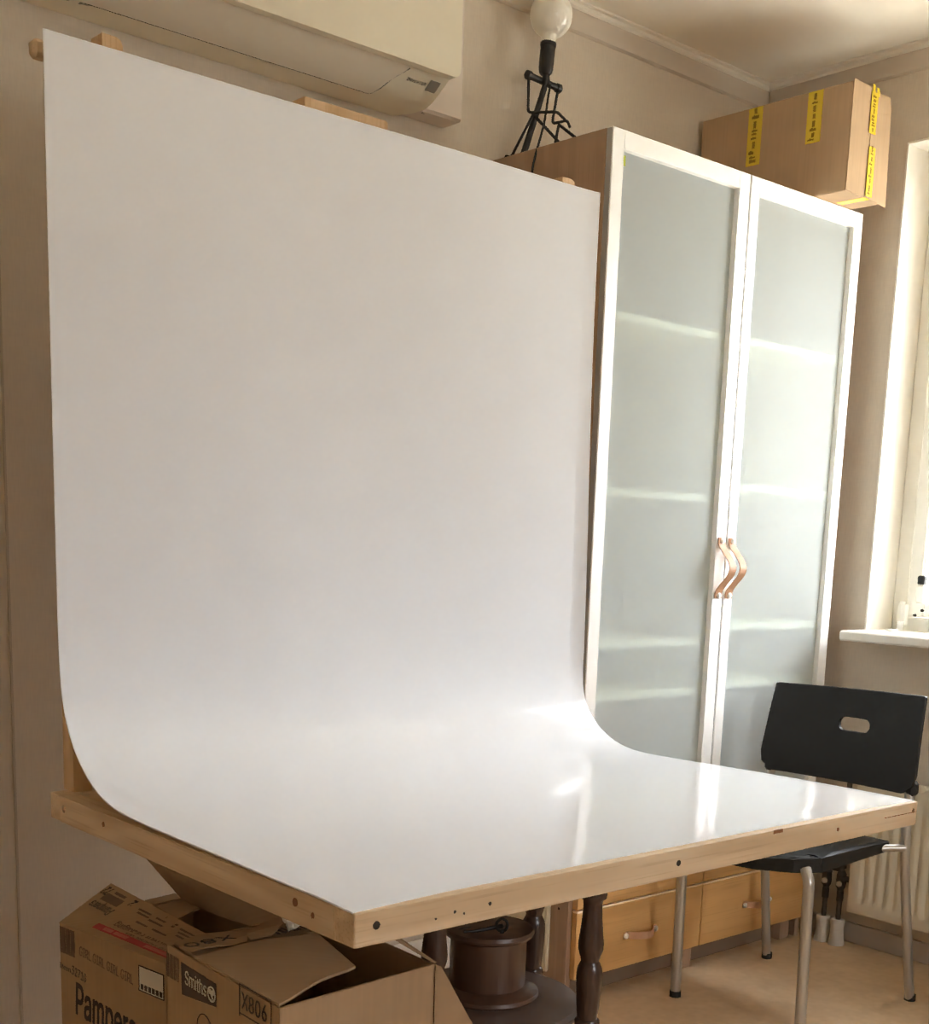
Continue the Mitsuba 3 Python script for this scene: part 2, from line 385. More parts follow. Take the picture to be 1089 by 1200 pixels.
for k, (y, top) in enumerate(((2.098, .235), (2.048, .50))):
    part(pipes, 'pipe', tube([[3.282, y, 0.0], [3.282, y, top - .01 if k == 0 else top]], .0075 if k == 0 else .0078, 12), 'm_pipe')
    part(pipes, 'valve', cat(tube([[3.282, y, .168], [3.282, y, .18], [3.282, y, .215], [3.282, y, .228]], [.009, .0165, .0165, .010], 6), tube([[3.282, y, .135], [3.282, y, .165]], .0115, 6)), 'm_valve', smooth=20)
    part(pipes, 'valve_window', disc([3.266, y - .004, .19], [-1, -.3, 0], .0095, .004, 6), 'm_steel')
    part(pipes, 'floor_cover', lathe([(.0085, .078), (.0195, .078), (.0215, .073), (.0215, .064), (.0195, .060), (.0205, .03), (.0245, 0), (.0085, 0)], [3.282, y, .0], 28), 'm_pipe_cover', label='cream plastic cover at the floor')
part(pipes, 'crossbar', cat(tube([[3.282, 2.098, .235], [3.282, 2.048, .235]], .0125, 10), tube([[3.282, 2.048, .235], [3.282, 2.048, .262]], .013, 8), tube([[3.282, 2.048, .205], [3.282, 2.018, .205], [3.284, 2.012, .205]], .009, 10)), 'm_valve')

# ------------------------------------------------------------------ display cabinet
CX0, CX1, CF, CB, CH = 2.247, 3.263, 2.170, 2.562, 2.078
CM = 2.756
cab = thing('display_cabinet', 'tall wooden cabinet with white framed frosted glass doors and drawers below', 'cabinet')
for xa, xb in ((CX0, CX0 + .019), (CX1 - .019, CX1)):
    part(cab, 'side_panel', bx(xa, xb, CF, CB, 0, CH, .0012), 'm_carcass')
part(cab, 'top_panel', bx(CX0 + .019, CX1 - .019, CF, CB, CH - .02, CH, .001), 'm_carcass')
part(cab, 'bottom_panel', bx(CX0 + .019, CX1 - .019, CF, CB, .066, .084, .001), 'm_carcass')
part(cab, 'middle_board', bx(CX0 + .019, CX1 - .019, CF, CB - .008, .428, .446, .001), 'm_cab_inside')
part(cab, 'back_panel', bx(CX0 + .019, CX1 - .019, CB - .008, CB, .0, CH - .02), 'm_cab_inside')
part(cab, 'divider', bx(CM - .009, CM + .009, CF + .004, CB - .008, .084, CH - .02, .001), 'm_cab_inside')
part(cab, 'plinth', bx(CX0 + .019, CX1 - .019, 2.205, 2.222, 0, .066, .001), 'm_plinth')
part(cab, 'foot', bx(2.705, 2.752, 2.172, 2.206, 0, .066, .002), 'm_carcass')
part(cab, 'foot', bx(3.17, 3.215, 2.172, 2.206, 0, .066, .002), 'm_carcass')
for (xa, xb), zs in (((CX0 + .019, CM - .009), (1.684, 1.281, .912, .780)), ((CM + .009, CX1 - .019), (1.689, 1.317, .948, .79))):
    for z in zs:
        s = part(cab, 'shelf', bx(xa + .012, xb - .012, CF + .0008, CB - .009, z - .009, z + .009, .001), 'm_shelf_edge')
# plate on the cabinet's left side, low down
part(cab, 'side_plate', cat(bx(CX0 - .014, CX0, 2.228, 2.54, .072, .64, .004), bx(CX0 - .02, CX0 - .013, 2.24, 2.53, .085, .63, .003)), 'm_cream', label='cream plate low on the left side')
part(cab, 'screw_hole', disc([CX0, 2.203, .245], [1, 0, 0], .0035, .002, 12), 'm_ink')

def strap(cx, z0, z1, out, w):
    """Vertical leather strap, fixed at both ends and bulging towards the room."""
    t = np.linspace(0, 1, 33)
    z = z0 + (z1 - z0) * t
    b = out * np.clip(np.sin(np.pi * np.clip((t - .08) / .84, 0, 1)), 0, 1) ** 1.7
    return z, b

DF, DB = 2.150, 2.168
def door(xa, xb, hx, inner_left):
    z0, z1 = .437, 2.078
    d = part(cab, 'door', cat(bx(xa + .0015, xb - .0015, DF + .004, DB, z0 + .002, z0 + .04, .0005)), 'm_door_frame')
    l, r = (.039, .042) if inner_left else (.036, .040)
    part(d, 'stile', bx(xa, xa + l, DF, DB, z0, z1, .0012), 'm_door_frame')
    part(d, 'stile', bx(xb - r, xb, DF, DB, z0, z1, .0012), 'm_door_frame')
    part(d, 'rail', bx(xa + l, xb - r, DF, DB, z1 - .040, z1, .0012), 'm_door_frame')
    part(d, 'rail', bx(xa + l, xb - r, DF, DB, z0, z0 + .040, .0012), 'm_door_frame')
    part(d, 'edge_strip', bx(xa - .0008, xa + .003, DF + .003, DB + .001, z0, z1 - .001, .0003), 'm_door_edge')
    g = DF + .0155
    part(d, 'glass_pane', trimesh.Trimesh([[xa + l - .004, g, z0 + .036], [xb - r + .004, g, z0 + .036], [xb - r + .004, g, z1 - .036], [xa + l - .004, g, z1 - .036]], [[0, 1, 2], [0, 2, 3]], process=False), 'm_frosted', smooth=False, label='frosted glass')
    # leather strap handle
    z, b = strap(hx, 1.026, 1.184, .042, .019)
    P = np.stack([np.stack([np.full_like(z, hx + s), DF - .002 - b, z], -1) for s in (-.0135, 0, .0135)], 1)
    part(d, 'strap_handle', thick(P, V(0, -.003, 0)), 'm_leather', smooth=40, label='tan leather strap handle')
    for zz_ in (1.034, 1.176):
        part(d, 'handle_screw', cat(disc([hx, DF - .0065, zz_], [0, 1, 0], .0075, .004, 20), disc([hx, DF - .0095, zz_], [0, 1, 0], .005, .003, 20)), 'm_white_paint')
    return d
door(2.2485, CM - .0025, 2.731, True)
door(CM + .0025, 3.2615, 2.775, False)
solo('green_sticker', bx(2.296, 2.309, DF + .0140, DF + .0150, 2.008, 2.030, .0003), 'm_sticker', 'small yellow-green sticker in the top corner of the left glass door', 'sticker')

def drawer(xa, xb, z0, z1, hx, handle):
    d = part(cab, 'drawer', cat(bx(xa, xb, DF, DB, z0, z1 - .004, .0015)), 'm_birch')
    part(d, 'top_edge', bx(xa, xb, DF, DB, z1 - .0045, z1, .0012), 'm_birch_light')
    if handle:
        hz = (z0 + z1) / 2 - .003
        t = np.linspace(0, 1, 33); w = .125
        x = hx - w / 2 + w * t
        b = .030 * np.clip(np.sin(np.pi * np.clip((t - .1) / .8, 0, 1)), 0, 1) ** .8
        P = np.stack([np.stack([x, DF - .002 - b, np.full_like(x, hz + s)], -1) for s in (-.0095, 0, .0095)], 1)
        part(d, 'strap_handle', thick(P, V(0, -.003, 0)), 'm_leather', smooth=40, label='tan leather strap handle')
        for s in (0.004, w - .004):
            part(d, 'handle_screw', cat(disc([hx - w / 2 + s, DF - .0065, hz], [0, 1, 0], .0075, .004, 20), disc([hx - w / 2 + s, DF - .0095, hz], [0, 1, 0], .005, .003, 20)), 'm_white_paint')
for xa, xb, hx in ((CX0 + .012, CM - .002, 2.50), (CM + .002, CX1 - .002, 3.005)):
    drawer(xa, xb, .066, .2455, hx, True)
    drawer(xa, xb, .2495, .432, hx, True)

# ------------------------------------------------------------------ backdrop stand (wooden frame, uprights)
FZ0, FZ1 = .655, .700
FX_0, FX_1, FY0, FY1 = .892, 2.192, 1.220, 2.072
st = thing('backdrop_stand', 'bare pine timber frame holding the white backdrop, with uprights behind', 'wooden frame')
part(st, 'front_rail', bx(FX_0, FX_1, FY0, FY0 + .043, FZ0, FZ1, .0015), 'm_pine_x')
part(st, 'side_rail', bx(FX_0, FX_0 + .036, FY0 + .0432, FY1 - .001, FZ0, FZ1, .0015), 'm_pine_y')
XR1 = 2.112                                        # the right side runs slightly inwards towards the back
_r = bx(0, .036, FY0 + .0432, FY1 - .001, FZ0, FZ1, .0015)
_r.vertices[:, 0] += FX_1 - .036 + (XR1 - FX_1) * (_r.vertices[:, 1] - FY0) / (FY1 - FY0)
part(st, 'side_rail', _r, 'm_pine_y')
part(st, 'back_rail', bx(FX_0 + .002, XR1, FY1, FY1 + .042, FZ0, FZ1, .0015), 'm_pine_x')
part(st, 'cross_rail', bx(1.36, 1.40, FY0 + .044, FY1 - .001, FZ0, FZ1 - .002, .0015), 'm_pine_y')
part(st, 'cross_rail', bx(1.75, 1.79, FY0 + .044, FY1 - .001, FZ0, FZ1 - .002, .0015), 'm_pine_y')
PYF = 2.088
def upright(xa, xb, ztop, ya=PYF, yb=PYF + .040, rr=.012):
    q = sg.Polygon([(xa, FZ1), (xb, FZ1), (xb, ztop - rr), (xb - rr * .3, ztop - rr * .3), (xb - rr, ztop), (xa, ztop)])
    part(st, 'upright', extrude_y(q, ya, yb), 'm_pine_z')
upright(.925, .958, 1.87)
upright(1.000, 1.035, 1.924)
upright(1.384, 1.570, 1.921, rr=.004)
upright(2.036, 2.074, 1.918)
part(st, 'top_rail', bx(.905, 2.10, PYF + .041, PYF + .066, 1.876, 1.904, .006), 'm_pine_x')
# screws, holes and knots on the rails
def hole(p, axis, r, mat='m_ink', base='screw_hole'):
    part(st, base, disc(p, axis, r, .0012, 12), mat)
for x, z, r, b, m in ((.925, .680, .0055, 'screw', 'm_valve'), (1.052, .676, .0022, 'screw_hole', 'm_ink'), (1.113, .677, .0026, 'screw_hole', 'm_ink'), (1.020, .672, .0016, 'screw_hole', 'm_ink'), (1.068, .671, .0016, 'screw_hole', 'm_ink'),
                      (1.50, .678, .0048, 'screw', 'm_valve'), (1.93, .678, .0035, 'knot', 'm_knot'), (2.177, .684, .0045, 'screw', 'm_brass')):
    hole([x, FY0, z], [0, 1, 0], r, m, b)
for y, z, r, b, m in ((2.055, .680, .0065, 'screw', 'm_brass'), (1.905, .682, .0045, 'knot', 'm_knot'), (1.35, .684, .006, 'knot', 'm_knot'), (1.31, .676, .004, 'knot', 'm_knot')):
    hole([FX_0, y, z], [1, 0, 0], r, m, b)
part(st, 'crack', bx(2.08, 2.19, FY0 - .0006, FY0 + .001, .6800, .6813), 'm_knot')
part(st, 'crack', bx(1.74, 1.765, FY0 - .0006, FY0 + .001, .6935, .6995), 'm_knot')

# ------------------------------------------------------------------ the white backdrop sheet
LC = np.array([(1.224, .701), (1.445, .7035), (1.682, .7065), (1.818, .7095), (1.892, .716), (1.938, .7335), (1.968, .750), (1.999, .776), (2.030, .812), (2.051, .859), (2.057, .900), (2.060, .955), (2.062, 1.307), (2.062, 1.669), (2.062, 1.895)])
RC = np.array([(2.189, 1.224, .701), (2.188, 1.40, .701), (2.178, 1.553, .7015), (2.162, 1.671, .702), (2.145, 1.797, .7025), (2.134, 1.864, .704), (2.126, 1.909, .709), (2.122, 1.932, .718), (2.117, 1.982, .749), (2.115, 2.026, .800), (2.114, 2.038, .852), (2.114, 2.044, .939), (2.114, 2.046, 1.111), (2.114, 2.052, 1.446), (2.114, 2.055, 1.679), (2.114, 2.055, 1.895)])
from scipy.interpolate import PchipInterpolator
def arc(c, n):
    c = np.asarray(c, float)
    d = np.r_[0, np.cumsum(np.linalg.norm(np.diff(c, axis=0), axis=1))]
    s = np.linspace(0, 1, n)
    dense = PchipInterpolator(d / d[-1], c)(s)
    from scipy.ndimage import gaussian_filter1d
    sm = gaussian_filter1d(dense, 5, axis=0, mode='nearest')
    w = np.clip(np.minimum(s, 1 - s) / .03, 0, 1)[:, None]
    return dense * (1 - w) + sm * w
NV, NU = 260, 70
Lc = arc(np.c_[np.full(len(LC), FX_0), LC], NV); Rc = arc(RC, NV)
Lc[:, 0] += .0
u = np.linspace(0, 1, NU)
u = np.unique(np.r_[u, np.linspace(.96, 1, 16), np.linspace(0, .02, 6)])
S = Lc[None] * (1 - u)[:, None, None] + Rc[None] * u[:, None, None]
zz_ = S[..., 2]; yy_ = S[..., 1]
uu = u[:, None] * np.ones((1, NV))
flat = np.clip((zz_ - .72) / .1, 0, 1)
# the rail under the front edge is bare: the sheet stops short of it between its corners
front = np.clip((1.30 - yy_) / .08, 0, 1)
S[..., 1] += front * .011 * np.clip(np.minimum(uu, 1 - uu) / .12, 0, 1)
# gentle waves of the flat part, a free edge curling forward at the right
wav = .0010 + .00022 * np.sin(yy_ * 21 + uu * 6) + .00012 * np.sin(yy_ * 33 + 2 + uu * 17) + .0006 * np.sin(uu * 6 + 1)
S[..., 2] += (1 - flat) * wav * np.clip((yy_ - 1.24) / .05, 0, 1) * np.clip((1 - uu) / .02 + .3, 0, 1)
curl = np.clip((uu - .968) / .032, 0, 1) ** 1.6 * np.clip((zz_ - .80) / .12, 0, 1) * (.35 + .65 * np.exp(-((zz_ - .95) / .35) ** 2))
S[..., 1] -= .011 * curl
S[..., 1] += .0025 * flat * np.sin(uu * 7 + zz_ * 3.1) * np.sin(np.pi * uu)
du = np.gradient(S, axis=0); dv = np.gradient(S, axis=1)
nn = np.cross(du, dv); nn /= np.linalg.norm(nn, axis=-1, keepdims=True)
solo('backdrop_sheet', thick(S, -nn * .0022), 'm_sheet', 'large glossy white sheet curving from upright backdrop down onto the pine frame', 'backdrop', smooth=40)

# ------------------------------------------------------------------ black chair
ch = thing('chair', 'black plastic chair with grey metal legs between the frame and the radiator', 'chair')
by0, by1, bz0, bz1 = 1.627, 2.095, .566, .806
out = sg.Polygon([(by0 + .012, bz1 + .006), (by0, bz0 + .05), (by0 + .006, bz0 + .022), (by0 + .035, bz0), (by1 - .035, bz0), (by1 - .006, bz0 + .022), (by1, bz0 + .05), (by1 - .012, bz1 - .004)]).buffer(.006).buffer(-.006)
out = out.buffer(-.004).buffer(.004)
slot = sg.LineString([(1.806, .716), (1.864, .716)]).buffer(.018)
pol = out.difference(slot)
m = trimesh.creation.extrude_polygon(pol.segmentize(.012), .011, engine='earcut')
m = m.subdivide_to_size(.035)
yy, z, tt = m.vertices[:, 0], m.vertices[:, 1], m.vertices[:, 2]
k = (yy - (by0 + by1) / 2) / ((by1 - by0) / 2)
xx = 2.893 + .036 * ((z - bz0) / (bz1 - bz0)) ** 1.3 + .024 * (1 - k ** 2) + tt
m = trimesh.Trimesh(np.c_[xx, yy, z], m.faces, process=True); m.fix_normals()
part(ch, 'backrest', m, 'm_black_plastic', smooth=35)
# seat: rounded corners, waterfall front, slightly dished
sp = sg.Polygon([(2.598, 1.686), (2.552, 1.728), (2.512, 1.80), (2.497, 1.87), (2.497, 1.94), (2.515, 2.01), (2.56, 2.045), (2.875, 2.045), (2.885, 1.686)]).buffer(.012, quad_segs=5)
m = trimesh.creation.extrude_polygon(sp.segmentize(.02), 1.0, engine='earcut').subdivide_to_size(.045, max_iter=12)
v = m.vertices.copy()
k = np.clip((v[:, 0] - 2.495) / .41, 0, 1)
edge = np.array([sp.exterior.distance(sg.Point(a, b)) for a, b in v[:, :2]])
top = .447 - .016 * (1 - k) ** 6 - .006 * np.clip(1 - edge / .012, 0, 1) ** 2 - .005 * np.clip(edge / .15, 0, 1)
bot = .398 + .020 * k
v[:, 2] = np.where(v[:, 2] > .5, top, bot + (top - .010 - bot) * np.clip(edge / .02, 0, 1))
m.vertices = v
part(ch, 'seat', m, 'm_black_plastic', smooth=45)
legs = [('front', [[2.567, 1.68, .006], [2.557, 1.682, .385], [2.565, 1.70, .412]]), ('front', [[2.529, 2.04, .006], [2.518, 2.035, .40], [2.545, 2.015, .412]])]
for _, p in legs:
    part(ch, 'leg', tube(bend(p, .03), .0135), 'm_chair_metal')
for p in ([[3.017, 1.648, .006], [2.905, 1.642, .43], [2.926, 1.652, .60]], [[2.996, 2.092, .006], [2.922, 2.084, .43], [2.928, 2.074, .60]]):
    part(ch, 'leg', tube(bend(p, .10, 10), .0125), 'm_chair_metal')
for p in ([2.567, 1.68], [2.529, 2.04], [3.0195, 1.648], [2.9975, 2.092]):
    part(ch, 'foot_cap', disc([p[0], p[1], .008], [0, 0, 1], .0148, .016, 20), 'm_rubber')
part(ch, 'side_bar', tube(bend([[2.57, 1.71, .410], [2.84, 1.70, .424], [2.907, 1.642, .430]], .02), .010), 'm_chair_metal')
part(ch, 'side_bar', tube(bend([[2.54, 2.02, .410], [2.84, 2.045, .424], [2.920, 2.083, .430]], .02), .010), 'm_chair_metal')
part(ch, 'cross_bar', tube([[2.84, 1.70, .414], [2.84, 2.044, .414]], .009), 'm_chair_metal')
part(ch, 'back_bar', tube(bend([[2.922, 1.646, .572], [2.945, 1.86, .572], [2.932, 2.078, .572]], .1), .008), 'm_chair_metal')
for y in (1.646, 2.077):
    part(ch, 'bracket', bx(2.908, 2.938, y - .014, y + .014, .560, .600, .008), 'm_black_plastic')

# ------------------------------------------------------------------ cardboard box on the cabinet
bo = thing('cardboard_box', 'long closed cardboard box with yellow tape lying on top of the cabinet', 'box')
b0, b1, c0, c1, d0, d1 = 3.027, 3.205, 2.056, 2.548, 2.079, 2.343
th = .004
q = np.array
part(bo, 'body', bx(b0, b1, c0, c1, d0, d1, .003), 'm_card_clean', smooth=False)
part(bo, 'flap', panel([(b0 - .001, c0 - .002, d0 + .001), (b0 - .001, c0 - .002, d1 + .004), (b0 + .088, c0 - .002, d1 + .001), (b0 + .088, c0 - .002, d0 + .001)], .002), 'm_card_clean', smooth=False)
part(bo, 'flap', panel([(b0 + .091, c0 - .002, d0 + .001), (b0 + .091, c0 - .002, d1 - .001), (b1 - .001, c0 - .002, d1 - .022), (b1 + .012, c0 - .001, d0 - .008)], .002), 'm_card_clean', smooth=False)
part(bo, 'side_flap', panel([(b1, c0 + .001, d0 + .0), (b1, c0, d1 - .02), (b1 + .012, c0 + .07, d1 - .035), (b1 + .014, c0 + .07, d0 + .012)], .003), 'm_card_clean', smooth=False)
# tape strips: two on the long left side, two on the front end, one underneath
def tape(o, u, v, w, h, marks):
    t = part(bo, 'tape', rect(o, u, v, w, h, .0007), 'm_tape', smooth=False, label='yellow tape')
    pieces = []
    for (a, b_, c_, d_) in marks:
        pieces.append(put(bx(a * w, c_ * w, b_ * h, d_ * h, .0004, .0011), o, u, v))
    part(t, 'print', cat(*pieces), 'm_tape_ink', smooth=False)
mk = []
rr = random.Random(3)
def marks(seed, n=8):
    r = random.Random(seed); out = []; y = .05
    while y < .92:
        L = r.choice([.03, .05, .09, .12])
        if L > .06: out.append((.40, y, .58, y + L))
        else:
            a = r.uniform(.15, .3); out.append((a, y, a + r.uniform(.35, .5), y + L)); out.append((a + .1, y + L, a + .2, y + L + .015))
        y += L + r.uniform(.025, .05)
    return out
tape((b0 - .0008, 2.384, d0 + .113), (0, -1, 0), (0, 0, 1), .046, .148, marks(1))
tape((b0 - .0008, 2.192, d0 + .135), (0, -1, 0), (0, 0, 1), .046, .127, marks(2))
tape((b0 + .078, c0 - .0046, d0 + .155), (1, 0, 0), (-.06, 0, 1), .030, .100, marks(5))
tape((b0 + .085, c0 - .0046, d0 + .002), (1, 0, 0), (-.03, 0, 1), .030, .122, marks(6))
part(bo, 'tape', rect((b0 + .087, c0, d0 - .0004), (0, 1, 0), (1, 0, 0), .085, .03, .0006), 'm_tape', smooth=False)
part(bo, 'tape', cat(rect((b0 + .082, c0 - .0046, d1 - .012), (1, 0, 0), (0, .1, 1), .012, .022), rect((b0 + .102, c0 - .0046, d1 - .016), (1, 0, 0), (.1, .1, 1), .012, .022)), 'm_tape', smooth=False, label='torn end of yellow tape')

# ------------------------------------------------------------------ wire figure lamp
la = thing('table_lamp', 'black wire lamp in the form of a seated figure with a bare globe bulb', 'lamp')
def L(u_, v_, ax, val):
    d = _M.T @ np.array([(u_ - PX) / F_PX, (v_ - PY) / F_PX, 1.0])
    return CAM + d * ((val - CAM[ax]) / d[ax])
neck = L(640, 97, 1, 2.49); hip = L(626, 134, 0, 2.325)
ZT = CH + .001
sl, sr = V(2.306, 2.50, 2.275), V(2.408, 2.50, 2.270)
el, hl, fl_ = L(619, 132, 0, 2.304), L(653, 131, 0, 2.304), L(662, 140, 0, 2.304)
er, hr, fr_ = L(647, 145, 0, 2.408), L(665, 141, 0, 2.408), L(668, 149, 0, 2.408)
base = V(2.303, 2.512, ZT)
part(la, 'spine', tube([base, neck], [.0085, .007]), 'm_black_metal')
part(la, 'shoulder_bar', cat(tube([sl, sr], .008), *[tube([p + V(-.006, 0, 0), p + V(.006, 0, 0)], .0105) for p in (sl, sr)]), 'm_black_metal')
part(la, 'arm', tube(bend([sl, el, hl, fl_], .012), .0034, 8), 'm_black_metal')
part(la, 'arm', tube(bend([sr, er, hr, fr_], .012), .0034, 8), 'm_black_metal')
k1 = L(625, 134, 0, 2.315)
part(la, 'leg', tube([k1, V(2.285, 2.535, ZT + .004)], .0036, 8), 'm_black_metal')
part(la, 'leg', tube([k1, V(2.345, 2.385, ZT + .004)], .0036, 8), 'm_black_metal')
k2 = L(655, 146, 0, 2.40)
part(la, 'leg', tube([k2, V(2.345, 2.445, ZT + .004)], .0036, 8), 'm_black_metal')
part(la, 'leg', tube([k2, V(2.42, 2.35, ZT + .004)], .0036, 8), 'm_black_metal')
for p in ((2.285, 2.535), (2.345, 2.385), (2.345, 2.445), (2.42, 2.35), (2.303, 2.512)):
    part(la, 'foot', tube([[p[0] - .012, p[1], ZT + .007], [p[0] + .012, p[1], ZT + .007]], .007, 10), 'm_black_metal')
bc = L(648, 19, 1, 2.49)
axis = bc - neck; axis /= np.linalg.norm(axis)
tl = trimesh.geometry.align_vectors([0, 0, 1], axis)
sb = L(639, 88, 1, 2.49)
part(la, 'neck', cat(tube([neck - axis * .006, sb + axis * .004], .008), tube([neck + V(.012, 0, 0), sb + V(.010, 0, .004)], .003)), 'm_black_metal')
part(la, 'socket', lathe([(0, 0), (.012, 0), (.0165, .006), (.0185, .018), (.0185, .066), (.0200, .067), (.0200, .074), (.0175, .074), (0, .074)], sb, 28, tl), 'm_black_metal')
gl = [(.0165, .070), (.017, .078)]
rb = np.linalg.norm(bc - sb); R = .052
for a in np.linspace(math.radians(158), 0, 28): gl.append((R * math.sin(a), rb + R * math.cos(a)))
part(la, 'bulb', lathe(gl, sb, 40, tl), 'm_bulb', smooth=60, label='milky globe bulb')
part(la, 'cord', tube(spline([neck + V(.006, -.01, -.004), L(640, 132, 1, 2.44), L(633, 163, 1, 2.40), L(624, 198, 0, 2.238), V(2.236, 2.32, 1.80), V(2.238, 2.33, 1.2), V(2.238, 2.36, .3)], 60), .0028, 8), 'm_black_metal')

# ------------------------------------------------------------------ air conditioner
ac = thing('air_conditioner', 'cream wall mounted air conditioner above the backdrop', 'air conditioner')
AX0, AX1 = 1.062, 1.944
yb = Y1 - .001
prof = [(yb, 2.114), (2.50, 2.104), (2.452, 2.1025), (2.425, 2.109), (2.395, 2.126), (2.365, 2.146), (2.352, 2.16), (2.352, 2.395), (2.375, 2.408), (yb, 2.408)]
part(ac, 'body', extrude_x(prof, AX0, AX1), 'm_ac', smooth=35)
# front panel: rounded lower corners
pan = sg.box(AX0 - .004, 2.141, AX1 + .004, 2.405).buffer(-.018).buffer(.018, quad_segs=8)
m = extrude_y(pan, 2.330, 2.351)
part(ac, 'front_panel', m, 'm_ac', smooth=35)
part(ac, 'panel_gap', bx(AX0 + .005, AX1 - .012, 2.350, 2.358, 2.1465, 2.150), 'm_ac_gap')
# swing flap with its dark joint
FXR = 1.792
fp = [(2.452, 2.1000), (2.425, 2.1065), (2.395, 2.1235), (2.367, 2.1425), (2.360, 2.146), (2.364, 2.149), (2.398, 2.129), (2.428, 2.112), (2.452, 2.1045)]
m = extrude_x(fp, AX0 + .075, FXR)
v = m.vertices
e = (v[:, 0] > FXR - .001); v[e, 0] += np.clip((2.452 - v[e, 1]) / .09, 0, 1) ** 1.3 * .045
e = (v[:, 0] < AX0 + .076); v[e, 0] -= np.clip((2.452 - v[e, 1]) / .09, 0, 1) ** 1.3 * .045
m.vertices = v
part(ac, 'swing_flap', m, 'm_ac_flap', smooth=35)
part(ac, 'flap_gap', cat(bx(AX0 + .08, FXR, 2.4525, 2.456, 2.1005, 2.106), tube([[FXR + .002, 2.452, 2.1015], [FXR + .008, 2.425, 2.1075], [FXR + .021, 2.395, 2.125], [FXR + .045, 2.367, 2.144]], .0014, 6)), 'm_ac_gap')
nslope = V(0, .0395, -.030); 
ud, vd = V(1, 0, 0), V(0, -.03, .02)
part(ac, 'lettering', text('INVERTER', .0075, V(1.845, 2.3905, 2.1275), ud, vd, .052), 'm_ink', smooth=False)
part(ac, 'sensor_window', put(bx(0, .028, -.002, .026, -.001, .0012, .0008), V(1.902, 2.397, 2.1235), ud, vd), 'm_ac_grey', smooth=False)
part(ac, 'emblem', cat(text('I F', .010, V(1.105, 2.47, 2.1022), V(1, 0, 0), V(0, -1, 0), .05)), 'm_ac_grey', smooth=False)
part(ac, 'pipe_trunk', bx(1.947, 2.098, 2.497, yb, 2.119, 2.44, .006), 'm_trunk')
part(ac, 'trunk_mark', text('L', .008, V(1.985, 2.515, 2.1187), V(1, 0, 0), V(0, -1, 0), .012), 'm_ac_grey', smooth=False)

# ------------------------------------------------------------------ small turned-leg table
ta = thing('side_table', 'small dark table with turned legs supporting the pine frame', 'table')
KT = 1.06
TC = V(1.335, 1.465) * KT
def zt(z): return 1.149 - (1.149 - z) * KT
FR, BR, FL = V(1.400, 1.300) * KT, V(1.500, 1.530) * KT, V(1.170, 1.400) * KT
part(ta, 'table_top', lathe([(0, .628), (.205, .628), (.212, .633), (.212, .648), (.206, .6545), (0, .6545)], [TC[0], TC[1], 0], 64), 'm_dark_wood')
lp = [(0, .632), (.0195, .632), (.0215, .627), (.0205, .621), (.0158, .618), (.0145, .610), (.0155, .590), (.0185, .560), (.0200, .547), (.0193, .538), (.0158, .527), (.0142, .522), (.0140, .519), (.0160, .516), (.0192, .508), (.0203, .496), (.0197, .475), (.0172, .44), (.0155, .428), (.0195, .424), (.0195, .413), (.0150, .409), (.0185, .402), (.0185, .390), (.0150, .384), (.0165, .30), (.0205, .17), (.0195, .10), (.014, .07), (.019, .05), (.017, .012), (.014, 0), (0, 0)]
lp = [(r * KT, zt(z) if z > .25 else z) for r, z in lp]
lp = [(0, .6285), (.0225, .6285), (.0225, .605)] + lp[1:]
for i, p in enumerate((FR, BR, FL)):
    part(ta, 'leg', lathe(lp, [p[0], p[1], 0], 32), 'm_dark_wood', smooth=50)
part(ta, 'lower_tier', lathe([(0, zt(.4275) - .022), (.155, zt(.4275) - .022), (.163, zt(.4275) - .016), (.164, zt(.4275) - .008), (.159, zt(.4275) - .001), (0, zt(.4275))], [TC[0], TC[1], 0], 64), 'm_tier')
pt = thing('wooden_pot', 'brown lidded round wooden pot standing on the lower tier of the small table', 'pot')
pc = V(1.345 * KT, 1.474 * KT, zt(.4275) + .0004)
part(pt, 'body', lathe([(0, .0), (.060, .0), (.0645, .012), (.0655, .06), (.0655, .106), (0, .106)], pc, 48), 'm_barrel', smooth=40)
part(pt, 'base_ring', lathe([(.05, 0), (.086, 0), (.0895, .004), (.088, .010), (.076, .0145), (.067, .02), (.055, .02)], pc, 56), 'm_barrel')
part(pt, 'lid', lathe([(0, .105), (.070, .105), (.0765, .1085), (.078, .113), (.0755, .119), (.06, .1205), (0, .1215)], pc, 56), 'm_barrel')
zl = pc[2] + .1215
part(pt, 'lid_slot', put(sg_m := trimesh.creation.extrude_polygon(sg.LineString([(-.009, -.001), (.0, .001), (.010, .002)]).buffer(.0026), .0012, engine='earcut'), V(pc[0] + .012, pc[1] - .018, zl - .0006), (1, -.25, 0), (.25, 1, 0)), 'm_ink')
part(pt, 'lid_slot', put(sg_m, V(pc[0] - .045, pc[1] + .012, zl - .0008), (1, -.25, 0), (.25, 1, 0)), 'm_ink')
pin = V(pc[0] - .010, pc[1] - .043, zl + .001)
pt_ring = [pin + V(.0095 * math.cos(a) * .8, .0095 * math.cos(a) * -.6, .012 + .0105 * math.sin(a)) for a in np.linspace(0, 2 * math.pi, 25)]
part(pt, 'ring', cat(tube(pt_ring, .0024, 8), tube([pin + V(0, 0, -.002), pin + V(0, 0, .004)], .004, 8)), 'm_iron', label='iron ring on the lid')
part(pt, 'latch', tube(spline([pin + V(.002, .0, .010), pin + V(-.012, .010, .007), pin + V(-.03, .018, .004), pin + V(-.058, .030, .003)], 16), np.linspace(.004, .0022, 16), 8), 'm_iron')

# ------------------------------------------------------------------ open boxes on the floor
def LW(u_, v_, ax, val): return L(u_, v_, ax, val)
